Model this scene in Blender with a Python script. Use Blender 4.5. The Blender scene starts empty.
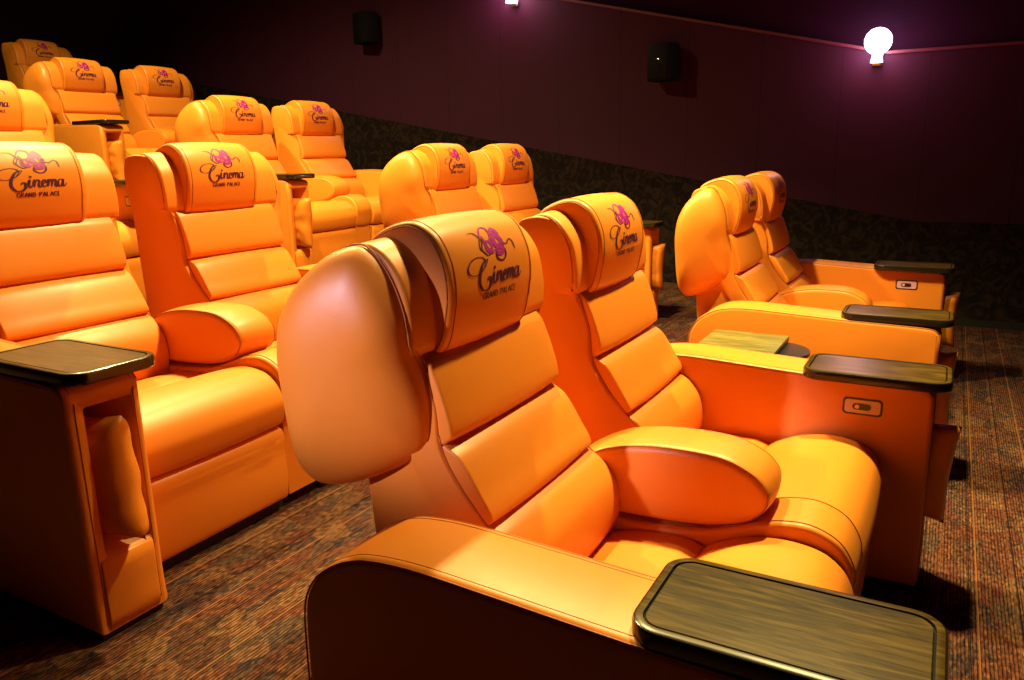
import bpy, bmesh, math, random
from mathutils import Vector, Matrix
from mathutils.bvhtree import BVHTree
C = bpy.context.scene.collection
S = bpy.context.scene
random.seed(7)

# ------------------------------------------------------------------ camera
cam_d = bpy.data.cameras.new('camera'); cam = bpy.data.objects.new('camera', cam_d); C.objects.link(cam)
FPX, YAW, PIT, ROL = 776.93, .5119, -.2347, -.0199
cy_, sy_, cp_, sp_ = math.cos(YAW), math.sin(YAW), math.cos(PIT), math.sin(PIT)
Fv = Vector((-sy_*cp_, cy_*cp_, sp_)); Rv = Vector((cy_, sy_, 0)); Uv = Rv.cross(Fv)
Rv, Uv = Rv*math.cos(ROL) + Uv*math.sin(ROL), Uv*math.cos(ROL) - Rv*math.sin(ROL)
M = Matrix((Rv, Uv, -Fv)).transposed().to_4x4(); M.translation = Vector((-.0427, -.829, 1.2476))
cam.matrix_world = M
cam_d.sensor_width = 36; cam_d.sensor_fit = 'HORIZONTAL'; cam_d.lens = 36*FPX/1024; cam_d.clip_start = .02
S.camera = cam

# ------------------------------------------------------------------ world, exposure, lights
w = bpy.data.worlds.new('world'); S.world = w; w.use_nodes = True
w.node_tree.nodes['Background'].inputs[0].default_value = (.62, .16, .22, 1)
w.node_tree.nodes['Background'].inputs[1].default_value = .032
S.view_settings.view_transform = 'Standard'; S.view_settings.look = 'None'
S.view_settings.gamma = 1; S.view_settings.use_curve_mapping = False
S.view_settings.exposure = 0.12
RX = [0, -1.6237, -3.3258, -5.1017, -6.85]          # front line of every row
RZ = [0, .1788, .5216, .8908, 1.25]                 # its floor
WARM = (1.0, .80, .30)
def spot(loc, aim, power, col=WARM, size=100, blend=.6, rad=.06):
    l = bpy.data.lights.new('ceiling_or_fill_spot', 'SPOT'); l.energy = power; l.color = col
    l.spot_size = math.radians(size); l.spot_blend = blend; l.shadow_soft_size = rad
    o = bpy.data.objects.new('ceiling_or_fill_spot', l); C.objects.link(o); o.location = loc
    o.rotation_euler = (Vector(aim)-Vector(loc)).to_track_quat('-Z', 'Y').to_euler()
    return o
# (x, y, z, power) of the recessed ceiling lamps, one line above the front of each row
LAMPS = [(-.42, 1.85, 3.05, 560), (-1.6, 1.90, 3.25, 520), (-3.1, 1.95, 3.60, 600), (-4.7, 2.0, 4.0, 520)]
for x, y, z, p in LAMPS:
    spot((x, y, z-.02), (x-.1, y, 0) if x < -1 else (.05, 1.5, 0), p, size=150 if x < -4 else 120 if x < -1 else 96, blend=.6 if x < -1 else .8)
spot((-2.2, -3.3, 2.40), (-1.03, .12, .92), 900, (.90, .74, 1), 8.0, 1.0, .06)  # added lilac fill without a fixture, narrowed to light only the nearest wing

# ------------------------------------------------------------------ materials
def mat(name, base, rough=.5, spec=.5, coat=0, metal=0):
    m = bpy.data.materials.new(name); m.use_nodes = True
    b = m.node_tree.nodes['Principled BSDF']
    b.inputs['Base Color'].default_value = (*base, 1); b.inputs['Roughness'].default_value = rough
    b.inputs['Specular IOR Level'].default_value = spec; b.inputs['Coat Weight'].default_value = coat
    b.inputs['Metallic'].default_value = metal
    return m
def N(m, t, **k):
    n = m.node_tree.nodes.new(t)
    for a, v in k.items():
        if hasattr(n, a): setattr(n, a, v)
        else: n.inputs[a].default_value = v
    return n
def L(m, a, b): m.node_tree.links.new(a, b)
def bump(m, height, strength, dist):
    b = N(m, 'ShaderNodeBump'); b.inputs['Strength'].default_value = strength; b.inputs['Distance'].default_value = dist
    L(m, height, b.inputs['Height']); L(m, b.outputs[0], m.node_tree.nodes['Principled BSDF'].inputs['Normal'])
def leather(name, base, rough=.42, spec=.45, wr=.10):
    m = mat(name, base, rough, spec)
    tc = N(m, 'ShaderNodeTexCoord')
    v = N(m, 'ShaderNodeTexVoronoi'); v.inputs['Scale'].default_value = 420
    n = N(m, 'ShaderNodeTexNoise'); n.inputs['Scale'].default_value = 9; n.inputs['Detail'].default_value = 3
    L(m, tc.outputs['Object'], v.inputs['Vector']); L(m, tc.outputs['Object'], n.inputs['Vector'])
    a = N(m, 'ShaderNodeMath', operation='MULTIPLY_ADD'); a.inputs[1].default_value = .08
    L(m, v.outputs['Distance'], a.inputs[0]); L(m, n.outputs['Fac'], a.inputs[2])
    bump(m, a.outputs[0], wr, .012)
    r = N(m, 'ShaderNodeMapRange'); r.inputs['To Min'].default_value = rough-.06; r.inputs['To Max'].default_value = rough+.08
    L(m, n.outputs['Fac'], r.inputs['Value']); L(m, r.outputs[0], m.node_tree.nodes['Principled BSDF'].inputs['Roughness'])
    return m
MLEA = leather('orange_leather', (.74, .225, .022), .42, .42)
MCUS = leather('cushion_leather', (.74, .23, .022), .36, .5, .35)
MPIP = mat('brown_piping', (.40, .10, .012), .5)
MBLK = mat('black_metal', (.012, .012, .014), .35)
MSPK = mat('speaker_cabinet', (.004, .004, .004), .7, .15)
MBASE = mat('dark_base', (.010, .008, .008), .7)
MSW = mat('switch_plate', (.62, .36, .55), .3, .5)
MSWB = mat('switch_rocker', (.02, .008, .012), .3)
MSWD = mat('switch_dot', (.8, .5, .3), .3)
MMAG = mat('magenta_ink', (.36, .003, .27), .5)
MPUR = mat('purple_ink', (.075, .003, .045), .5)
def wood(name, c1, c2, c3, rough=.3):
    m = mat(name, c1, rough, .28, .0)
    tc = N(m, 'ShaderNodeTexCoord'); mp = N(m, 'ShaderNodeMapping'); mp.inputs['Scale'].default_value = (5, 46, 20)
    n = N(m, 'ShaderNodeTexNoise'); n.inputs['Scale'].default_value = 1.0; n.inputs['Detail'].default_value = 6; n.inputs['Distortion'].default_value = 1.6
    mp2 = N(m, 'ShaderNodeMapping'); mp2.inputs['Scale'].default_value = (30, 420, 60)
    n2 = N(m, 'ShaderNodeTexNoise'); n2.inputs['Scale'].default_value = 1.0; n2.inputs['Detail'].default_value = 2
    L(m, tc.outputs['Object'], mp.inputs['Vector']); L(m, mp.outputs[0], n.inputs['Vector'])
    L(m, tc.outputs['Object'], mp2.inputs['Vector']); L(m, mp2.outputs[0], n2.inputs['Vector'])
    a = N(m, 'ShaderNodeMath', operation='MULTIPLY_ADD'); a.inputs[1].default_value = .35
    L(m, n2.outputs['Fac'], a.inputs[0]); L(m, n.outputs['Fac'], a.inputs[2])
    r = N(m, 'ShaderNodeValToRGB'); e = r.color_ramp.elements
    e[0].position = .48; e[0].color = (*c1, 1); e[1].position = .88; e[1].color = (*c3, 1)
    k = r.color_ramp.elements.new(.66); k.color = (*c2, 1)
    L(m, a.outputs[0], r.inputs[0]); L(m, r.outputs[0], m.node_tree.nodes['Principled BSDF'].inputs['Base Color'])
    return m
MWOOD = wood('walnut_wood', (.016, .008, .001), (.050, .027, .0035), (.110, .062, .009), .30)
MWRIM = mat('dark_wood_edge', (.014, .009, .006), .22, .5, .3)
MWPAL = wood('pale_wood', (.08, .065, .016), (.14, .12, .030), (.22, .19, .05), .4)
def carpet(name, dark=1.0):
    m = mat(name, (.1, .05, .03), .95, .1)
    tc = N(m, 'ShaderNodeTexCoord')
    sp = N(m, 'ShaderNodeSeparateXYZ'); L(m, tc.outputs['Object'], sp.inputs[0])
    # leaf-like patches
    mp = N(m, 'ShaderNodeMapping'); mp.inputs['Scale'].default_value = (19, 10.0, 5); mp.inputs['Rotation'].default_value = (0, 0, .6)
    nz = N(m, 'ShaderNodeTexNoise'); nz.inputs['Scale'].default_value = 3.2; nz.inputs['Detail'].default_value = 3
    L(m, tc.outputs['Object'], nz.inputs['Vector'])
    mx = N(m, 'ShaderNodeVectorMath', operation='MULTIPLY_ADD'); mx.inputs[1].default_value = (.22, .22, .22)
    L(m, nz.outputs['Color'], mx.inputs[0]); L(m, tc.outputs['Object'], mx.inputs[2]); L(m, mx.outputs[0], mp.inputs['Vector'])
    v = N(m, 'ShaderNodeTexVoronoi'); v.inputs['Scale'].default_value = 1.0; L(m, mp.outputs[0], v.inputs['Vector'])
    sc = N(m, 'ShaderNodeSeparateColor'); L(m, v.outputs['Color'], sc.inputs[0])
    r = N(m, 'ShaderNodeValToRGB'); r.color_ramp.interpolation = 'CONSTANT'
    cols = [(0, (.070, .028, .018)), (.2, (.115, .034, .017)), (.36, (.036, .022, .026)), (.52, (.15, .070, .034)), (.66, (.115, .034, .022)), (.8, (.070, .046, .034)), (.9, (.17, .085, .038))]
    el = r.color_ramp.elements; el[0].position, el[0].color = cols[0][0], (*cols[0][1], 1); el[1].position, el[1].color = cols[1][0], (*cols[1][1], 1)
    for p, c in cols[2:]: k = el.new(p); k.color = (*c, 1)
    L(m, sc.outputs[0], r.inputs[0])
    # speckle of yarns
    n2 = N(m, 'ShaderNodeTexNoise'); n2.inputs['Scale'].default_value = 1; n2.inputs['Detail'].default_value = 4
    mp2 = N(m, 'ShaderNodeMapping'); mp2.inputs['Scale'].default_value = (160, 46, 100)
    L(m, tc.outputs['Object'], mp2.inputs['Vector']); L(m, mp2.outputs[0], n2.inputs['Vector'])
    rm = N(m, 'ShaderNodeMapRange'); rm.inputs['From Min'].default_value = .33; rm.inputs['From Max'].default_value = .67
    rm.inputs['To Min'].default_value = .2; rm.inputs['To Max'].default_value = 2.1; L(m, n2.outputs['Fac'], rm.inputs['Value'])
    def stripes(period, width, off=0):
        a = N(m, 'ShaderNodeMath', operation='MULTIPLY_ADD'); a.inputs[1].default_value = 1/period; a.inputs[2].default_value = off
        L(m, sp.outputs[0], a.inputs[0])
        f = N(m, 'ShaderNodeMath', operation='FRACT'); L(m, a.outputs[0], f.inputs[0])
        c = N(m, 'ShaderNodeMath', operation='LESS_THAN'); c.inputs[1].default_value = width; L(m, f.outputs[0], c.inputs[0])
        return c.outputs[0]
    def mix(a, b, fac, t='MIX', f=None):
        n = m.node_tree.nodes.new('ShaderNodeMix'); n.data_type = 'RGBA'; n.blend_type = t
        if fac is None: n.inputs[0].default_value = f
        else: L(m, fac, n.inputs[0])
        for i, q in ((6, a), (7, b)):
            if isinstance(q, tuple): n.inputs[i].default_value = (*q, 1)
            else: L(m, q, n.inputs[i])
        return n.outputs[2]
    v2 = N(m, 'ShaderNodeTexVoronoi'); v2.inputs['Scale'].default_value = 1
    mp3 = N(m, 'ShaderNodeMapping'); mp3.inputs['Scale'].default_value = (114, 60, 60); L(m, tc.outputs['Object'], mp3.inputs['Vector']); L(m, mp3.outputs[0], v2.inputs['Vector'])
    sc2 = N(m, 'ShaderNodeSeparateColor'); L(m, v2.outputs['Color'], sc2.inputs[0])
    r2 = N(m, 'ShaderNodeValToRGB'); r2.color_ramp.interpolation = 'CONSTANT'
    el = r2.color_ramp.elements; el[0].color = (.17, .085, .035, 1); el[1].position = .22; el[1].color = (.11, .030, .018, 1)
    for p, c in ((.45, (.035, .026, .032)), (.62, (.13, .075, .045)), (.8, (.06, .030, .022)), (.92, (.26, .11, .04))): k = el.new(p); k.color = (*c, 1)
    L(m, sc2.outputs[1], r2.inputs[0])
    base = mix(mix(r.outputs[0], r2.outputs[0], None, 'MIX', .38), rm.outputs[0], None, 'MULTIPLY', .8)
    rib = mix(base, mix(base, (.34, .30, .30), None, 'MULTIPLY', 1.0), stripes(.0088, .36))
    acc = mix(rib, (.30, .11, .03), stripes(.186, .014, .3))
    acc2 = mix(acc, (.012, .008, .010), stripes(.122, .024, .1))
    acc3 = mix(acc2, (.20, .10, .035), stripes(.093, .014, .62))
    acc3 = mix(acc3, (.80, .74, .80), None, 'MULTIPLY', 1.0)
    L(m, acc3, m.node_tree.nodes['Principled BSDF'].inputs['Base Color'])
    bump(m, n2.outputs['Fac'], .5, .004)
    return m
MCAR = carpet('striped_carpet')
def wallmat(name, base, period=.5633, seam=True):
    m = mat(name, base, .75, .3)
    tc = N(m, 'ShaderNodeTexCoord'); sp = N(m, 'ShaderNodeSeparateXYZ'); L(m, tc.outputs['Object'], sp.inputs[0])
    a = N(m, 'ShaderNodeMath', operation='MULTIPLY_ADD'); a.inputs[1].default_value = 1/period; a.inputs[2].default_value = .4505
    L(m, sp.outputs[0], a.inputs[0])
    f = N(m, 'ShaderNodeMath', operation='FRACT'); L(m, a.outputs[0], f.inputs[0])
    c = N(m, 'ShaderNodeMath', operation='LESS_THAN'); c.inputs[1].default_value = .012; L(m, f.outputs[0], c.inputs[0])
    n = m.node_tree.nodes.new('ShaderNodeMix'); n.data_type = 'RGBA'; L(m, c.outputs[0], n.inputs[0])
    n.inputs[6].default_value = (*base, 1); n.inputs[7].default_value = (base[0]*.5, base[1]*.5, base[2]*.5, 1)
    if seam: L(m, n.outputs[2], m.node_tree.nodes['Principled BSDF'].inputs['Base Color'])
    return m
MWAL = wallmat('plum_fabric_wall', (.050, .005, .031))
MUPP = mat('upper_wall_paint', (.030, .004, .020), .9, .1)
MCEI = mat('black_ceiling_paint', (.012, .004, .014), .9, .1)
MTRIM = mat('ledge_paint', (.16, .03, .06), .5)
def wains():
    m = mat('patterned_wainscot_carpet', (.02, .015, .02), .95, .1)
    tc = N(m, 'ShaderNodeTexCoord'); v = N(m, 'ShaderNodeTexNoise'); v.inputs['Scale'].default_value = 9; v.inputs['Detail'].default_value = 2; v.inputs['Distortion'].default_value = 2.5
    L(m, tc.outputs['Object'], v.inputs['Vector'])
    r = N(m, 'ShaderNodeValToRGB'); e = r.color_ramp.elements
    e[0].position = .44; e[0].color = (.013, .008, .009, 1); e[1].position = .62; e[1].color = (.032, .019, .016, 1)
    L(m, v.outputs['Fac'], r.inputs[0]); L(m, r.outputs[0], m.node_tree.nodes['Principled BSDF'].inputs['Base Color'])
    return m
MWNS = wains()
def emit(name, col, st):
    m = mat(name, col, .3); b = m.node_tree.nodes['Principled BSDF']
    b.inputs['Emission Color'].default_value = (*col, 1); b.inputs['Emission Strength'].default_value = st
    return m
MGLARE = emit('lamp_glare_glow', (1, .93, .95), 14)
MCHR = mat('chrome', (.75, .72, .72), .2, .5, 0, 1)

# ------------------------------------------------------------------ mesh helpers
def obj(name, bm, mats, parent=None, smooth=True, angle=None):
    bmesh.ops.recalc_face_normals(bm, faces=bm.faces)
    me = bpy.data.meshes.new(name); bm.to_mesh(me); bm.free()
    for m in (mats if isinstance(mats, (list, tuple)) else [mats]): me.materials.append(m)
    if smooth:
        for p in me.polygons: p.use_smooth = True
        if angle: me.set_sharp_from_angle(angle=math.radians(angle))
    o = bpy.data.objects.new(name, me); C.objects.link(o)
    if parent: o.parent = parent
    return o
def smooth_closed(pts, n=5):
    """closed Catmull-Rom through (x, z); a point written (x, z, 1) is kept as a corner"""
    out = []; k = len(pts)
    for i in range(k):
        p0, p1, p2, p3 = pts[i-1], pts[i], pts[(i+1) % k], pts[(i+2) % k]
        a = Vector(p0[:2]); b = Vector(p1[:2]); c = Vector(p2[:2]); d = Vector(p3[:2])
        if len(p1) > 2: a = b-(c-b)*.3
        if len(p2) > 2: d = c+(c-b)*.3
        L_ = (c-b).length
        m1 = (c-a); m2 = (d-b)
        m1 = m1*(L_/max(m1.length, 1e-6)) if m1.length > 0 else c-b
        m2 = m2*(L_/max(m2.length, 1e-6)) if m2.length > 0 else c-b
        for j in range(n):
            t = j/n
            h1 = 2*t**3-3*t*t+1; h2 = t**3-2*t*t+t; h3 = -2*t**3+3*t*t; h4 = t**3-t*t
            out.append(tuple(b*h1+m1*h2*.9+c*h3+m2*h4*.9))
    return out
def offs(pr, d):
    """shift a closed (x, z) outline along its own normals, d > 0 outwards"""
    k = len(pr); area = sum(pr[i][0]*pr[(i+1) % k][1]-pr[(i+1) % k][0]*pr[i][1] for i in range(k))
    s = 1 if area > 0 else -1; out = []
    for i in range(k):
        a = Vector(pr[i-1]); c = Vector(pr[(i+1) % k]); t = (c-a)
        t = t.normalized() if t.length > 1e-9 else Vector((1, 0))
        out.append((pr[i][0]+s*t.y*d, pr[i][1]-s*t.x*d))
    return out
def loft(bm, secs, cap=True, mi=0):
    rows = [[bm.verts.new(p) for p in s] for s in secs]; k = len(rows[0])
    for a, b in zip(rows, rows[1:]):
        for i in range(k):
            f = bm.faces.new((a[i], a[(i+1) % k], b[(i+1) % k], b[i])); f.material_index = mi
    if cap:
        for r in (rows[0], rows[-1]):
            f = bm.faces.new(r); f.material_index = mi
def puff(bm, pts, y0, y1, r, T, crown=0, r1=None, n=5, k=5, raw=False):
    """an upholstered volume: outline in x-z, pulled from y0 to y1 with rounded ends"""
    pr = pts if raw else smooth_closed(pts, n); r1 = r if r1 is None else r1; secs = []
    for j in range(k+1):
        th = math.pi/2*j/k; q = offs(pr, -r*(1-math.sin(th))); y = y0+r*(1-math.cos(th)); secs.append([T(x, y, z) for x, z in q])
    if crown:
        for t in (.15, .3, .5, .7, .85):
            y = (y0+r)*(1-t)+(y1-r1)*t; q = offs(pr, crown*(1-(2*t-1)**2)); secs.append([T(x, y, z) for x, z in q])
    for j in range(k, -1, -1):
        th = math.pi/2*j/k; q = offs(pr, -r1*(1-math.sin(th))); y = y1-r1*(1-math.cos(th)); secs.append([T(x, y, z) for x, z in q])
    loft(bm, secs)
def dome(bm, pts, cx, cz, D, yf, y_in, T, n=6, k=12, p=2.3):
    """a padded shell: outline lying on the slanted plane y = yf(x), swelling smoothly outwards by D, closed at y_in"""
    pr = smooth_closed(pts, n); secs = []
    for j in range(k+1):
        s_ = .04+.96*math.sin(math.pi/2*j/k); row = []
        for x, z in pr:
            X, Z = cx+(x-cx)*s_, cz+(z-cz)*s_; row.append(T(X, yf(X, Z)-D*(1-min(1, s_)**p)**(1/p), Z))
        secs.append(row)
    secs.append([T(x, y_in, z) for x, z in pr]); loft(bm, secs)
def tube(bm, path, rad, k=6, closed=False, mi=0):
    pts = [Vector(p) for p in path]; n = len(pts); rows = []
    for i, p in enumerate(pts):
        a = pts[(i-1) % n] if (closed or i) else pts[0]; c = pts[(i+1) % n] if (closed or i < n-1) else pts[-1]
        t = (c-a).normalized(); u = t.cross(Vector((0, 0, 1)))
        if u.length < .1: u = t.cross(Vector((0, 1, 0)))
        u.normalize(); v = t.cross(u)
        rows.append([bm.verts.new(p+u*rad*math.cos(2*math.pi*j/k)+v*rad*math.sin(2*math.pi*j/k)) for j in range(k)])
    rng = range(n) if closed else range(n-1)
    for i in rng:
        a, b = rows[i], rows[(i+1) % n]
        for j in range(k): f = bm.faces.new((a[j], a[(j+1) % k], b[(j+1) % k], b[j])); f.material_index = mi
    if not closed: bm.faces.new(rows[0]); bm.faces.new(rows[-1])
def box(bm, x0, x1, y0, y1, z0, z1, T=None, bev=0, seg=2):
    T = T or (lambda x, y, z: (x, y, z))
    v = [bm.verts.new(T(x, y, z)) for x in (x0, x1) for y in (y0, y1) for z in (z0, z1)]
    fs = [bm.faces.new([v[i] for i in q]) for q in ((0, 1, 3, 2), (4, 6, 7, 5), (0, 4, 5, 1), (2, 3, 7, 6), (0, 2, 6, 4), (1, 5, 7, 3))]
    if bev:
        es = {e for f in fs for e in f.edges}
        bmesh.ops.bevel(bm, geom=list(es), offset=bev, segments=seg, affect='EDGES', profile=.5)
def rrect(x0, x1, y0, y1, r, k=6):
    out = []
    for cx, cy, a in ((x1-r, y1-r, 0), (x0+r, y1-r, 90), (x0+r, y0+r, 180), (x1-r, y0+r, 270)):
        for j in range(k+1):
            t = math.radians(a+90*j/k); out.append((cx+r*math.cos(t), cy+r*math.sin(t)))
    return out
def cyl(bm, cx, cy, z0, z1, r0, r1=None, k=24, T=None, mi=0):
    T = T or (lambda x, y, z: (x, y, z)); r1 = r0 if r1 is None else r1
    loft(bm, [[T(cx+r*math.cos(2*math.pi*j/k), cy+r*math.sin(2*math.pi*j/k), z) for j in range(k)] for r, z in ((r0, z0), (r1, z1))], True, mi)
def empty(name, loc, label, cat, group=None, rz=0):
    o = bpy.data.objects.new(name, None); C.objects.link(o); o.location = loc; o.rotation_euler = (0, 0, rz)
    o['label'] = label; o['category'] = cat
    if group: o['group'] = group
    return o
def tag(o, label, cat, group=None):
    o['label'] = label; o['category'] = cat
    if group: o['group'] = group
    return o
def copy_tree(o, parent=None):
    c = o.copy(); C.objects.link(c); c.parent = parent
    for ch in list(o.children): copy_tree(ch, c)
    return c
def struct(o): o['kind'] = 'structure'; return o

# ------------------------------------------------------------------ the hall
WY = 5.45                                            # far side wall
XB, XF, YN = -8.7, 5.0, -4.2
edges = [-1.13, -2.80, -4.62, -6.38]                 # risers
xs = [XF]+edges+[XB]
bm = bmesh.new()
for i in range(5): box(bm, xs[i+1], xs[i], YN, WY, -.15, RZ[i])
struct(obj('floor', bm, MCAR, smooth=False))
def poly_wall(name, pts, y0, y1, m):                 # (x, z) outline with thickness in y
    bm = bmesh.new(); loft(bm, [[(x, y0, z) for x, z in pts], [(x, y1, z) for x, z in pts]])
    return struct(obj(name, bm, m, smooth=False))
LEDGE = [(XF, 1.875), (-.52, 1.875), (XB, 1.875+(-.52-XB)*.242)]
WAIN = [(XF, .715), (-.25, .725), (XB, .725+(-.25-XB)*.186)]
poly_wall('wall_right', [(XF, -.1), (XF, LEDGE[0][1]), LEDGE[1], LEDGE[2], (XB, -.1)], WY, WY+.12, MWAL)
poly_wall('trim_1', [(XF, -.1), (XF, WAIN[0][1]), WAIN[1], WAIN[2], (XB, -.1)], WY-.02, WY, MWNS)
poly_wall('trim_2', [LEDGE[0], LEDGE[1], LEDGE[2], (XB, LEDGE[2][1]+.02), (-.52, 1.895), (XF, 1.895)], WY-.012, WY+.14, MTRIM)
bm = bmesh.new(); box(bm, XB, XF, WY+.12, WY+.2, -.1, 6.2); struct(obj('wall_right_upper', bm, MUPP, smooth=False))
bm = bmesh.new(); box(bm, XB, XF, YN-.1, YN, -.1, 6.2); struct(obj('wall_left', bm, MWAL, smooth=False))
bm = bmesh.new(); box(bm, XB-.1, XB, YN-.1, WY+.2, -.1, 6.2); struct(obj('wall_back', bm, MWAL, smooth=False))
bm = bmesh.new(); box(bm, XF, XF+.1, YN-.1, WY+.2, -.1, 6.2); struct(obj('wall_front', bm, MUPP, smooth=False))
cz = lambda x: 3.12 if x > -.6 else 3.12+(-.6-x)*.22
bm = bmesh.new()
cp = [(XF, cz(XF)), (-.6, 3.12), (XB, cz(XB))]
loft(bm, [[(x, YN-.1, z) for x, z in cp]+[(x, YN-.1, z+.1) for x, z in reversed(cp)], [(x, WY+.2, z) for x, z in cp]+[(x, WY+.2, z+.1) for x, z in reversed(cp)]])
struct(obj('ceiling', bm, MCEI, smooth=False))
bm = bmesh.new(); box(bm, XB, XF, WY-.03, WY-.02, 0, .05)
struct(obj('baseboard_right', bm, MBASE, smooth=False))

# sconces on the side wall
def sconce(x, z, lab):
    t = empty('wall_sconce', (x, WY, z), lab, 'wall lamp', 'wall sconces on the plum side wall')
    bm = bmesh.new(); box(bm, -.035, .035, -.02, 0, -.06, .05, bev=.006); tube(bm, [(0, -.02, -.02), (0, -.05, -.03), (0, -.085, -.02)], .010, 8)
    obj('wall_bracket', bm, MCHR, t, angle=40)
    bm = bmesh.new(); cyl(bm, 0, -.09, -.045, .015, .042, .030, 20); obj('lamp_holder', bm, emit('holder_glow', (1, .85, .9), 2.2), t, angle=40)
    bm = bmesh.new(); bmesh.ops.create_uvsphere(bm, u_segments=24, v_segments=16, radius=.088, matrix=Matrix.Translation((0, -.09, .095)))
    obj('lamp_glare_globe', bm, MGLARE, t)  # glowing sphere stands in for the glare around the overexposed bulb
    l = bpy.data.lights.new('sconce_light', 'POINT'); l.energy = 6.0; l.color = (1, .28, .36); l.shadow_soft_size = .08
    o = bpy.data.objects.new('sconce_light', l); C.objects.link(o); o.location = (0, -.20, .02); o.parent = t
sconce(-.585, 1.86, 'glowing white wall lamp over the lower right recliners, nearer the screen')
sconce(-3.47, 2.54, 'glowing white wall lamp cut off by the top edge of the photo')

def speaker(x, z, lab, badge=True):
    t = empty('wall_speaker', (x, WY, z), lab, 'speaker', 'black speakers on the side wall', rz=math.radians(-14))
    bm = bmesh.new(); box(bm, -.10, .10, -.19, -.03, -.14, .14, bev=.012); obj('cabinet', bm, MSPK, t, angle=40)
    bm = bmesh.new(); box(bm, -.085, .085, -.197, -.189, -.125, .125, bev=.003); obj('grille', bm, MSPK, t, angle=40)
    bm = bmesh.new(); box(bm, -.03, .03, -.03, .015, -.05, .05, bev=.004); obj('bracket', bm, MBLK, t, angle=40)
    if badge:
        bm = bmesh.new(); box(bm, -.012, .016, -.200, -.196, .018, .024, bev=.001); obj('badge', bm, MCHR, t, angle=40)
speaker(-2.08, 1.92, 'black box speaker high on the wall between the two wall lamps')
speaker(-5.0, 2.43, 'black box speaker high on the wall toward the dark back rows', False)

# ------------------------------------------------------------------ the recliner
WP = 1.611
YI = .179                                            # armrest width
SY0, SY1 = .182, .724                                # seat
BACKS = {
 'lumbar': [(-.735, .577, 1), (-.700, .558), (-.664, .515), (-.650, .465), (-.655, .410), (-.70, .35), (-.80, .36), (-.82, .50), (-.80, .575)],
 'middle': [(-.822, .722, 1), (-.788, .700), (-.745, .635), (-.722, .592), (-.738, .577, 1), (-.80, .57), (-.87, .64), (-.88, .72)],
 'upper': [(-.864, .893, 1), (-.846, .872), (-.818, .80), (-.806, .742), (-.824, .722, 1), (-.88, .72), (-.93, .80), (-.93, .89)],
 'head': [(-.866, .893, 1), (-.860, .912), (-.860, .965), (-.874, 1.03), (-.910, 1.078), (-.955, 1.098), (-1.00, 1.078), (-1.01, 1.00), (-.98, .90)],
}
SHELL = [(-.670, .36), (-.664, .47), (-.690, .540), (-.742, .585), (-.800, .66), (-.830, .72), (-.838, .80), (-.868, .893), (-.870, .96), (-.882, 1.02), (-.915, 1.075), (-.960, 1.092), (-1.005, 1.078), (-1.020, 1.01), (-1.0, .88), (-.992, .70), (-.982, .55), (-.965, .42), (-.93, .30), (-.72, .30)]
WING = [(-.853, .714), (-.848, .80), (-.864, .88), (-.872, .97), (-.902, 1.045), (-.950, 1.092), (-1.01, 1.082), (-1.075, 1.030), (-1.113, .965), (-1.125, .890), (-1.120, .80), (-1.110, .705), (-1.094, .655), (-1.06, .628), (-1.0, .634), (-.94, .658), (-.885, .688)]
HEADR = [(-.888, .885), (-.866, .880), (-.842, .902), (-.828, .950), (-.821, 1.000), (-.828, 1.055), (-.856, 1.106), (-.902, 1.130), (-.955, 1.122), (-1.005, 1.092), (-.995, 1.066), (-.945, 1.080), (-.908, 1.04), (-.890, .98), (-.888, .92)]
SEATP = [(-.445, .392, 1), (-.420, .410), (-.355, .438), (-.280, .450), (-.205, .440), (-.160, .408), (-.138, .362), (-.140, .320), (-.154, .286), (-.175, .278), (-.30, .28), (-.42, .29), (-.45, .34)]
SEATB = [(-.447, .392, 1), (-.49, .403), (-.60, .396), (-.70, .372), (-.78, .36), (-.78, .30), (-.60, .29), (-.45, .30)]
CONS = [(-.76, .395), (-.60, .405), (-.46, .420), (-.385, .446), (-.305, .474), (-.235, .480), (-.175, .454), (-.143, .400), (-.146, .345), (-.158, .288), (-.18, .275), (-.40, .28), (-.76, .30)]
ARMC = [(-.80, .50), (-.755, .545), (-.70, .575), (-.655, .590), (-.585, .602), (-.513, .606), (-.44, .604), (-.396, .595), (-.346, .570), (-.320, .536), (-.321, .500), (-.348, .468), (-.385, .449), (-.46, .430), (-.60, .420), (-.76, .420), (-.80, .44)]
ARMO = [(-.026, .02, 1), (-.026, .30), (-.027, .585, 1), (-.05, .605), (-.12, .611), (-.36, .617), (-.60, .628), (-.72, .632), (-.81, .624), (-.865, .603), (-.915, .565), (-.943, .515), (-.950, .44), (-.950, .25), (-.945, .02, 1)]
LOGO_Y = .43

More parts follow.
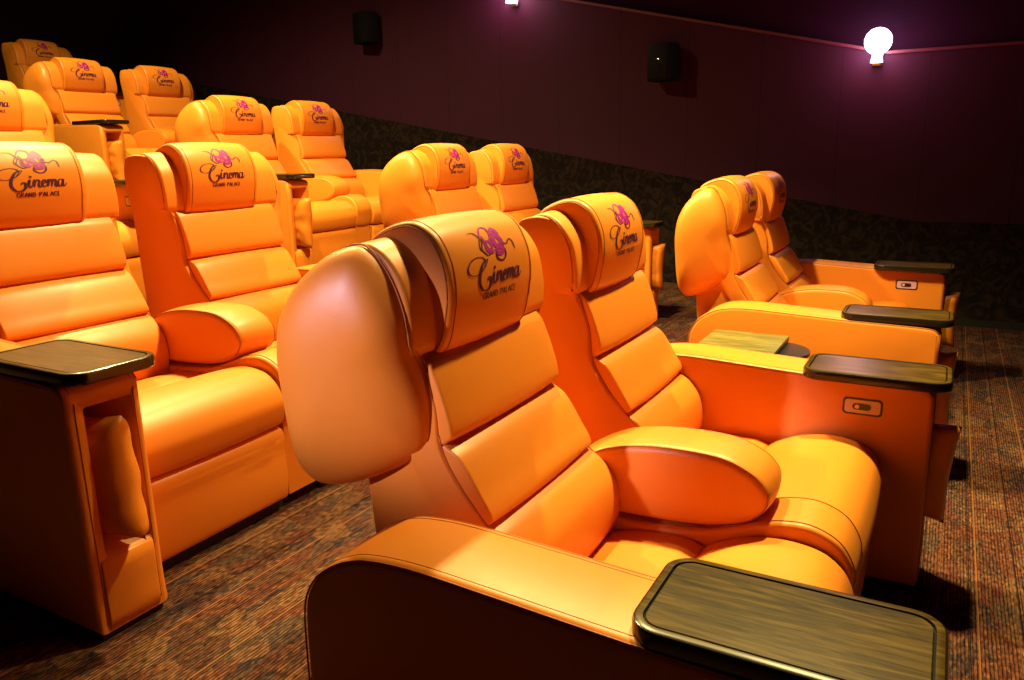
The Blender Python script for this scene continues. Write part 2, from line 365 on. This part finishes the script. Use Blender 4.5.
def ribbon_pts(ctrl, n=7):
    P = [Vector(c[:2]) for c in ctrl]; out = []
    for i in range(len(P)-1):
        a = P[max(i-1, 0)]; b = P[i]; c = P[i+1]; d = P[min(i+2, len(P)-1)]
        for j in range(n):
            t = j/n; out.append(.5*((2*b)+(c-a)*t+(2*a-5*b+4*c-d)*t*t+(3*b-a-3*c+d)*t**3))
    out.append(P[-1]); return out
def logo_mesh(bvh, cx, dest):
    """flat printed strokes laid on the curved front of the headrest"""
    SU, SV = .0272, .0188
    def place(u, v):
        y = cx+(u-3.65)*SU; z = 1.001+v*SV
        h = bvh.ray_cast(Vector((0, y, z)), Vector((-1, -.0, 0)))
        if h[0] is None: return None
        n = h[1] if h[1].x > 0 else -h[1]
        return h[0]+n*.0009
    def ribbon(ctrl, wmax, mi, wmin=.35, ang=.9, closed=False):
        pts = ribbon_pts(ctrl); n = len(pts); prev = None
        for i, p in enumerate(pts):
            t = pts[min(i+1, n-1)]-pts[max(i-1, 0)]
            if t.length < 1e-6: continue
            t.normalize(); nrm = Vector((-t.y, t.x)); down = abs(t.y)**1.6
            wd = wmax*(wmin+(1-wmin)*down)*.5
            if not closed: wd *= min(1, .35+4*min(i, n-1-i)/n)
            a = place(*(p+nrm*wd)); b = place(*(p-nrm*wd))
            if a is None or b is None: prev = None; continue
            q = (dest.verts.new(a), dest.verts.new(b))
            if prev:
                f = dest.faces.new((prev[0], prev[1], q[1], q[0])); f.material_index = mi
            prev = q
    P, G = 1, 0
    # script word
    ribbon([(2.05, 1.9), (2.35, 2.35), (2.15, 2.8), (1.5, 2.95), (.6, 2.7), (.05, 2.05), (.15, 1.45), (.8, 1.2), (1.7, 1.5), (2.4, 2.1), (2.75, 2.6)], .20, P)
    ribbon([(2.75, 2.6), (2.0, 2.3), (1.45, 1.3), (1.3, .3), (1.7, -.45), (2.3, -.5), (2.75, -.05), (2.8, .6), (2.5, .75), (2.35, .45)], .36, P, .45)
    ribbon([(3.0, .35), (3.3, 1.15), (3.15, .25), (3.3, 0), (3.6, .4)], .28, P)
    ribbon([(3.38, 1.45), (3.5, 1.75)], .3, P, .8)
    ribbon([(3.6, .4), (3.85, 1.15), (3.7, .0)], .28, P)
    ribbon([(3.78, .5), (4.1, 1.1), (4.3, .95), (4.2, .2), (4.35, 0), (4.6, .4)], .28, P)
    ribbon([(4.6, .4), (5.0, .7), (4.95, 1.1), (4.7, .95), (4.6, .35), (4.8, 0), (5.2, .4)], .28, P)
    ribbon([(5.15, .4), (5.38, 1.15), (5.22, .0)], .28, P)
    ribbon([(5.3, .5), (5.6, 1.1), (5.75, .95), (5.62, .0)], .28, P)
    ribbon([(5.7, .5), (6.0, 1.1), (6.17, .95), (6.05, .2), (6.2, 0), (6.4, .4)], .28, P)
    ribbon([(6.98, .95), (6.7, 1.12), (6.42, .7), (6.42, .15), (6.65, 0), (6.92, .5), (7.05, 1.1), (6.93, .2), (7.08, 0), (7.4, .5)], .28, P)
    # small capitals
    S_ = {'G': [[(.9, .8), (.5, 1), (.1, .7), (.1, .3), (.5, 0), (.9, .2), (.9, .45), (.6, .45)]], 'R': [[(.15, 0), (.15, 1)], [(.15, 1), (.7, .95), (.75, .6), (.2, .5)], [(.4, .5), (.9, 0)]],
          'A': [[(.0, 0), (.5, 1)], [(.5, 1), (1.0, 0)], [(.25, .35), (.75, .35)]], 'N': [[(.1, 0), (.1, 1)], [(.1, 1), (.85, 0)], [(.85, 0), (.85, 1)]],
          'D': [[(.15, 0), (.15, 1)], [(.15, 1), (.7, .9), (.9, .5), (.7, .1), (.15, 0)]], 'P': [[(.15, 0), (.15, 1)], [(.15, 1), (.75, .95), (.75, .55), (.2, .45)]],
          'L': [[(.15, 1), (.15, 0)], [(.15, 0), (.8, 0)]], 'C': [[(.9, .8), (.5, 1), (.1, .7), (.1, .3), (.5, 0), (.9, .2)]],
          'E': [[(.15, 0), (.15, 1)], [(.15, 1), (.8, 1)], [(.15, .5), (.65, .5)], [(.15, 0), (.8, 0)]]}
    x = 1.75
    for ch in 'GRAND PALACE':
        if ch == ' ': x += .30; continue
        for st in S_[ch]: ribbon([(x+a*.34, -1.45+b*.66) for a, b in st], .13, P, .55, closed=True)
        x += .415
    # masks and ribbons above the word
    import_c = lambda cx_, cy_, rx, ry, k=12, rot=0: [(cx_+rx*math.cos(2*math.pi*j/k)*math.cos(rot)-ry*math.sin(2*math.pi*j/k)*math.sin(rot), cy_+rx*math.cos(2*math.pi*j/k)*math.sin(rot)+ry*math.sin(2*math.pi*j/k)*math.cos(rot)) for j in range(k+1)]
    ribbon(import_c(4.75, 4.15, .50, .62, rot=.3), .62, G, .8, closed=True)
    ribbon([(4.2, 3.4), (4.5, 2.9), (5.0, 3.0), (5.25, 3.6), (5.35, 4.4)], .55, G, .8)
    ribbon([(4.3, 4.9), (4.7, 5.35), (5.1, 5.1), (5.3, 4.6)], .45, G, .8)
    ribbon(import_c(3.45, 3.85, .36, .42, rot=.2), .34, G, .8, closed=True)
    ribbon([(2.9, 4.9), (3.05, 4.2), (3.0, 3.5), (3.5, 3.1), (4.1, 3.4)], .34, G, .6)
    ribbon([(2.6, 4.7), (3.2, 5.6), (4.0, 5.5), (4.1, 4.8), (3.6, 4.3)], .24, G, .5)
    ribbon([(1.35, 5.3), (2.2, 5.2), (2.7, 4.4), (2.4, 3.6), (2.9, 2.95), (3.5, 3.1)], .17, P, .5)
    ribbon([(2.5, 4.6), (2.2, 3.7), (2.8, 3.1)], .14, P, .5)
    ribbon([(4.1, 3.2), (4.1, 2.5), (4.7, 2.15), (5.3, 2.5), (5.5, 3.3)], .26, P, .5)
    ribbon([(5.3, 4.0), (5.9, 3.7), (6.5, 4.1), (6.9, 3.8), (7.0, 3.0)], .2, P, .6)

def seam(parent, path, r, k=6):
    bm = bmesh.new(); tube(bm, path, r, k); return obj('piping', bm, MPIP, parent)
def recliner(mirror, with_centre, loc, label, group):
    base_y = (WP-.45) if mirror else .45
    root = empty('recliner', (0, 0, 0), label, 'recliner', group)
    bx, by = -.45, base_y
    T = (lambda x, y, z: (x-bx, (WP-y)-by, z)) if mirror else (lambda x, y, z: (x-bx, y-by, z))
    # outer armrest with its niche
    bm = bmesh.new(); prof = smooth_closed(ARMO, 4)
    puff(bm, prof, 0, YI, .014, T, raw=True, k=3)
    arm = obj('armrest', bm, MLEA, root, angle=50)
    cb = bmesh.new(); box(cb, -.33, .03, .038, .154, .205, .555, T, bev=.006)
    cutter = obj('cutter', cb, MLEA, root)
    md = arm.modifiers.new('niche', 'BOOLEAN'); md.object = cutter; md.operation = 'DIFFERENCE'; md.solver = 'EXACT'
    dg = bpy.context.evaluated_depsgraph_get(); me = bpy.data.meshes.new_from_object(arm.evaluated_get(dg))
    arm.modifiers.clear(); arm.data = me; bpy.data.objects.remove(cutter, do_unlink=True)
    bm = bmesh.new()
    path = [p for p in prof if p[0] > -.951 and (p[1] > .58 or p[0] < -.86) and p[0] < -.03]
    bm.free()
    for yy in (.0035, YI-.0035):
        seam(arm, [T(x, yy, z-.004) for x, z in path], .0018)
        seam(arm, [T(x, yy+(.014 if yy < .1 else -.014), z+.0001) for x, z in path], .0009, 4)
    for yy in (.020, .159): seam(arm, [T(-.0255, yy, z) for z in (.04, .2, .4, .57)], .0012, 5)
    bm = bmesh.new(); puff(bm, [(-.022, .03), (-.020, .1), (-.022, .192), (-.036, .196), (-.036, .028)], .024, .156, .003, T, k=2, n=3)
    obj('front_panel', bm, MLEA, arm)
    bm = bmesh.new(); box(bm, -.93, -.038, .01, YI-.01, 0, .03, T); obj('plinth', bm, MBASE, root, smooth=False)
    # tray table
    bm = bmesh.new(); o = rrect(-.369, .010, .003, .222, .045)
    secs = [[T(x, y, z) for x, y in offs(o, d)] for z, d in ((.612, -.004), (.616, 0), (.633, 0), (.638, -.002), (.6395, -.005))]
    loft(bm, secs, cap=False); bm.faces.new([bm.verts.new(p) for p in secs[0]])
    loft(bm, [[T(x, y, z) for x, y in offs(o, d)] for z, d in ((.6395, -.005), (.6395, -.0145))], cap=False, mi=1)
    loft(bm, [[T(x, y, z) for x, y in offs(o, d)] for z, d in ((.6395, -.0145), (.634, -.0150), (.634, -.0195))], cap=False)
    bmesh.ops.remove_doubles(bm, verts=bm.verts, dist=1e-5)
    tr = obj('tray_table', bm, [MWRIM, MWOOD], root, angle=35)
    bm = bmesh.new(); loft(bm, [[T(x, y, z) for x, y in offs(o, d)] for z, d in ((.630, -.0180), (.6375, -.0180), (.6388, -.0192))])
    s = obj('tray_surface', bm, MWOOD, tr, angle=30)
    bm = bmesh.new(); cyl(bm, -.20, .09, .600, .613, .055, T=T); obj('tray_swivel', bm, MBLK, tr, angle=40)
    # back: front panels between y0 and y1, sides slanting outwards and to the rear
    P0, P1 = (.262, .724) if not mirror else (WP-1.432, WP-.972)
    D0, D1 = (.025, .055) if not mirror else (.050, .072)
    HW = .036                                         # the shoulders are wider than the panels below
    hz = lambda z: (lambda t: t*t*(3-2*t))(max(0, min(1, (z-.855)/.07)))
    def side(Pe, D, sgn, ins, dy):
        out = []
        for x, z in offs(smooth_closed(SHELL, 4), -ins):
            xb = -.985+(1-z)*.10; xf = -.60 if z < .3 else -.66-(z-.4)*.5 if z < .56 else -.74-(z-.56)*.36
            f = max(0, min(1, (x-xb)/(xf-xb))); h = HW*hz(z)
            out.append((x, Pe-sgn*(h+max(D-h, .02)*(1-f)-dy), z))
        return out
    mid = [(x, (P0+P1)/2, z) for x, z in offs(smooth_closed(SHELL, 4), -.003)]
    bm = bmesh.new()
    loft(bm, [[T(*p) for p in q] for q in (side(P0, D0, 1, .005, .0), side(P0, D0, 1, .0015, .0012), side(P0, D0, 1, .0, .006), mid,
                                           side(P1, D1, -1, .0, .006), side(P1, D1, -1, .0015, .0012), side(P1, D1, -1, .005, .0))])
    for k_, r_, cr in (('lumbar', .007, .007), ('middle', .006, .007), ('upper', .006, .006), ('head', .010, .008)):
        puff(bm, BACKS[k_], P0+.0015-(HW if k_ == 'head' else 0), P1-.0015+(HW if k_ == 'head' else 0), r_, T, crown=cr, n=6)
    back = obj('backrest', bm, MLEA, root, angle=55)
    line = [(-.660, .47), (-.690, .535), (-.740, .587), (-.798, .66), (-.829, .722), (-.838, .80), (-.866, .89), (-.870, .96), (-.882, 1.02), (-.915, 1.073), (-.955, 1.092), (-1.0, 1.078)]
    pl = [(x, z) for x, z in ribbon_pts(line, 4)]
    seam(back, [T(x-.001, P1-.001+HW*hz(z), z+.001) for x, z in pl], .0018)
    seam(back, [T(x-.001, P0+.001-HW*hz(z), z+.001) for x, z in pl[:18]], .0018)
    # big side wing on the outer side
    def yf(x, z):
        t = max(0, min(1, (z-.74)/.24)); g = max(0, min(1, 1+(x+.88)/.20)); a = HW*t*t*(3-2*t)*g*g*(3-2*g); b = .30*max(0, min(.27, -.86-x))
        return P0+.004-(a**2.5+b**2.5)**.4
    bm = bmesh.new(); dome(bm, WING, -.985, .87, .085, yf, .40, T)
    wing = obj('side_wing', bm, MLEA, root, angle=60)
    wl = ribbon_pts([(-.846, .714), (-.845, .80), (-.862, .88), (-.871, .97), (-.902, 1.045), (-.950, 1.093), (-1.0, 1.088)], 5)
    seam(wing, [T(x+.002, P0-.001-HW*hz(z), z+.001) for x, z in wl], .0020); seam(wing, [T(x+.004, P0+.008-HW*hz(z), z+.001) for x, z in wl], .0009, 4)
    # headrest pad
    bm = bmesh.new(); hy0, hy1 = (.302, .630) if not mirror else (WP-1.338, WP-1.010)
    puff(bm, HEADR, hy0, hy1, .012, T, crown=.005, n=6)
    hb = bm.copy(); bmesh.ops.recalc_face_normals(hb, faces=hb.faces); bvh = BVHTree.FromBMesh(hb); hb.free()
    head = obj('headrest', bm, MLEA, root)
    hp = smooth_closed(HEADR, 6)
    for yy in (hy0+.001, hy1-.001): seam(head, [T(x, yy, z) for x, z in offs(hp, -.0085)][6:56], .0017)
    for yy in (hy0+.018, hy1-.018): seam(head, [T(x, yy, z) for x, z in offs(hp, .0012)][6:56], .0008, 4)
    bm = bmesh.new()
    # the print always reads left to right
    cxl = (.462 if not mirror else 1.166)-by
    off = Vector((bx, by, 0)); logo_src = bmesh.new()
    class Shift:                                     # rays are cast in the pad's own space
        def ray_cast(self, o, d): return bvh.ray_cast(Vector((1.2, o.y, o.z)), d)
    logo_mesh(Shift(), cxl, bm)
    obj('printed_logo', bm, [MMAG, MPUR], head, smooth=False)
    # seat
    bm = bmesh.new(); puff(bm, SEATB, SY0, SY1, .014, T, crown=.006, n=5); puff(bm, SEATP, SY0, SY1, .016, T, crown=.006, n=6)
    seat = obj('seat_cushion', bm, MLEA, root)
    bm = bmesh.new(); puff(bm, [(-.155, .262), (-.150, .20), (-.150, .10), (-.158, .045), (-.175, .038), (-.20, .038), (-.20, .265)], SY0+.004, SY1-.004, .008, T, k=3)
    obj('footrest_panel', bm, MLEA, root)
    bm = bmesh.new(); box(bm, -.90, -.19, SY0, SY1, 0, .30, T); obj('base_frame', bm, MBASE, root, smooth=False)
    # switch on the inner face of the outer armrest
    sw = bmesh.new(); q = rrect(-.250, -.158, .519, .557, .008, 4)
    loft(sw, [[T(x, YI-.001, z) for x, z in q], [T(x, YI+.003, z) for x, z in q]])
    plate = obj('switch_plate', sw, MSW, arm, angle=40)
    sw = bmesh.new(); q = rrect(-.256, -.152, .513, .563, .011, 4); loft(sw, [[T(x, YI-.002, z) for x, z in q], [T(x, YI+.0012, z) for x, z in q]])
    obj('switch_bezel', sw, MSWB, arm, angle=40)
    sw = bmesh.new(); q = rrect(-.230, -.182, .529, .547, .0088, 5); loft(sw, [[T(x, YI, z) for x, z in q], [T(x, YI+.005, z) for x, z in q]])
    q = rrect(-.224, -.212, .532, .544, .0055, 4); n0 = len(sw.faces); loft(sw, [[T(x, YI, z) for x, z in q], [T(x, YI+.0065, z) for x, z in q]], mi=1)
    obj('switch_button', sw, [MSWB, MSWD], arm, angle=40)
    if with_centre:
        bm = bmesh.new(); puff(bm, ARMC, .727, .884, .020, T, crown=.004, n=5)
        ca = obj('centre_armrest', bm, MLEA, root)
        cpz = offs(smooth_closed(ARMC, 5), -.004)[6:56]
        for yy in (.7335, .8775): seam(ca, [T(x, yy, z) for x, z in cpz], .0018)
        bm = bmesh.new(); puff(bm, CONS, .727, .884, .012, T, crown=.003, n=5)
        box(bm, -.92, -.76, .745, .866, .06, .47, T); box(bm, -.76, -.17, .735, .876, .04, .30, T)
        cc = obj('centre_console', bm, MLEA, root, angle=50)
        cpz = offs(smooth_closed(CONS, 5), .001)[4:46]
        for yy in (.741, .870): seam(cc, [T(x, yy, z) for x, z in cpz], .0013)
    root.location = loc_of(loc, mirror)
    return root
def loc_of(pr, mirror):                              # pr = (x, y, z, rotation) of a pair's near front corner
    x, y, z, a = pr; px, py = -.45, (WP-.45 if mirror else .45)
    c, s = math.cos(a), math.sin(a)
    return (x+c*px-s*py, y+s*px+c*py, z)

G = 'orange leather recliners in pairs on the stepped rows'
PAIRS = {   # near front corner of every pair of recliners
 'r1p1': (0, .030, RZ[0], 0.0), 'r1p2': (0, 2.282, RZ[0], 0),
 'r2p1': (RX[1]+.018, .070, RZ[1], 0), 'r2p2': (RX[1], 2.385, RZ[1], 0),
 'r3p1': (RX[2], .195, RZ[2], 0), 'r3p2': (RX[2], 2.482, RZ[2], 0),
 'r4p2': (RX[3], 2.583, RZ[3], 0), 'r5p2': (RX[4], 2.65, RZ[4], 0)}
LAB = {
 ('r1p1', 0): 'large orange leather recliner nearest the camera, its big rounded wing facing us',
 ('r1p1', 1): 'orange leather recliner just beyond the nearest one, past the low rounded centre armrest',
 ('r1p2', 0): 'orange leather recliner at right across the gap, nearer the camera of that front-row pair',
 ('r1p2', 1): 'orange leather recliner farthest right in the front row, against the dark side wall',
 ('r2p1', 0): 'orange leather recliner cut off by the left edge, behind the wooden tray at far left',
 ('r2p1', 1): 'orange leather recliner second from left in the second row, logo headrest fully visible',
 ('r2p2', 0): 'second-row orange recliner peeking over the nearest headrest, nearer of the two there',
 ('r2p2', 1): 'second-row orange recliner between the centre headrests and the dark side wall',
 ('r3p1', 1): 'third-row orange recliner cropped by the left edge, only its right shoulder in view',
 ('r3p2', 0): 'third-row orange recliner straight above the second-row headrest with the logo',
 ('r3p2', 1): 'third-row orange recliner beside the dark wall, right of its twin, seat and footrest visible',
 ('r4p2', 0): 'fourth-row orange recliner at upper left with a rounded wing and dark tray in front',
 ('r4p2', 1): 'fourth-row orange recliner at upper left, narrower side view, farther of the pair',
 ('r5p2', 1): 'dim orange recliner in the topmost row at the upper left corner'}
protoA = protoB = None
for (k, s), lab in LAB.items():
    if s == 0:
        if not protoA: protoA = r = recliner(False, True, PAIRS[k], lab, G)
        else: r = copy_tree(protoA)
    else:
        if not protoB: protoB = r = recliner(True, False, PAIRS[k], lab, G)
        else: r = copy_tree(protoB)
    if (k, s) == ('r1p2', 0):                        # this one's wing is shallower from front to back
        for ch in r.children:
            if ch.name.startswith('side_wing'): ch.scale.x = .80; ch.location.x = -.40*.20
    r.location = loc_of(PAIRS[k], s == 1); r.rotation_euler = (0, 0, PAIRS[k][3]); r['label'] = lab

# ------------------------------------------------------------------ loose cushions in the niches
def cushion_mesh(seed, pinch=.10):
    rnd = random.Random(seed); bm = bmesh.new(); n = 22; top = {}; bot = {}
    ph = [rnd.uniform(0, 6) for _ in range(6)]
    for i in range(n+1):
        for j in range(n+1):
            u = -1+2*i/n; v = -1+2*j/n
            x = u*(1-pinch*(1-u*u*.3)*(1-abs(v)**1.5)*abs(u)) ; z = v*(1-pinch*(1-v*v*.3)*(1-abs(u)**1.5)*abs(v))
            t = (max(0, 1-u**4)*max(0, 1-v**4))**.42
            wr = .10*math.sin(9*v+ph[0]+3*u)*abs(u)**2+.09*math.sin(8*u+ph[1]-2*v)*abs(v)**2+.05*math.sin(14*v+ph[2])*(1-u*u)
            zz = z*.148; xx = x*.118
            th = .046*t*(1+wr*.9)
            edge = .003*math.sin(6*v+ph[3])*abs(u)**4+.003*math.sin(6*u+ph[4])*abs(v)**4
            top[i, j] = bm.verts.new((xx, th+edge+.001, zz))
            bot[i, j] = top[i, j] if (i in (0, n) or j in (0, n)) else bm.verts.new((xx, -th+edge, zz))
    for i in range(n):
        for j in range(n):
            bm.faces.new((top[i, j], top[i+1, j], top[i+1, j+1], top[i, j+1]))
            q = [bot[i, j], bot[i, j+1], bot[i+1, j+1], bot[i+1, j]]
            if len(set(q)) == 4: bm.faces.new(q)
    return bm
GC = 'loose orange cushions in the armrest niches'
cush = []
def cushion(pair, far, lab, dx=-.060, dz=.352, tilt=.05, seed=0, yaw=0, sy=1):
    x, y, z, a = PAIRS[pair]; yy = y+(WP-.096 if far else .096)
    if cush and seed == 0: o = cush[0].copy(); C.objects.link(o)
    else: o = obj('cushion', cushion_mesh(seed), MCUS)
    cush.append(o); tag(o, lab, 'cushion', GC)
    o.location = (x+dx-.026, yy, z+dz); o.rotation_euler = (0, tilt, yaw); o.scale = (1, sy, 1)
    return o
cushion('r2p1', 0, 'wrinkled orange cushion standing in the open niche below the far left wooden tray', dx=-.070, dz=.366, tilt=-.10, seed=0)
cushion('r1p1', 1, 'orange cushion poking out below the wooden tray of the armrest with the large lilac switch', dx=-.055, dz=.352, tilt=.06, seed=3)
cushion('r1p2', 0, 'orange cushion below the middle of the three right-hand trays, mostly hidden', dx=-.060, dz=.362, tilt=.02, seed=4)
cushion('r1p2', 1, 'orange cushion poking out of the front row armrest nearest the dark wall', dx=-.045, dz=.355, tilt=.0, seed=5)
cushion('r2p2', 1, 'orange cushion in the dark second row armrest between the two groups of headrests', dx=-.055, dz=.36, tilt=.03, seed=6)
cushion('r3p2', 0, 'orange cushion slipping from the third row niche beside the second row logo headrest', dx=-.050, dz=.364, tilt=.06, seed=7)
cushion('r4p2', 0, 'orange cushion in the fourth row niche at upper left under the dark tray', dx=-.055, dz=.36, tilt=.05, seed=8)

# ------------------------------------------------------------------ small side table between the front-row pairs
t = empty('side_table', (-.62, 1.97, 0), 'small pale wood topped side table squeezed between the two front row pairs', 'table')
bm = bmesh.new(); box(bm, -.175, .10, -.20, .16, .548, .570, bev=.003); obj('table_top', bm, MWPAL, t, angle=30)
bm = bmesh.new(); cyl(bm, .06, .02, .535, .547, .135, k=40); obj('swivel_disc', bm, MBLK, t, angle=40)
bm = bmesh.new(); cyl(bm, 0, 0, .02, .536, .022); obj('pedestal', bm, MBLK, t, angle=40)
bm = bmesh.new(); cyl(bm, 0, 0, 0, .02, .14, .12, k=40); obj('foot_plate', bm, MBLK, t, angle=40)
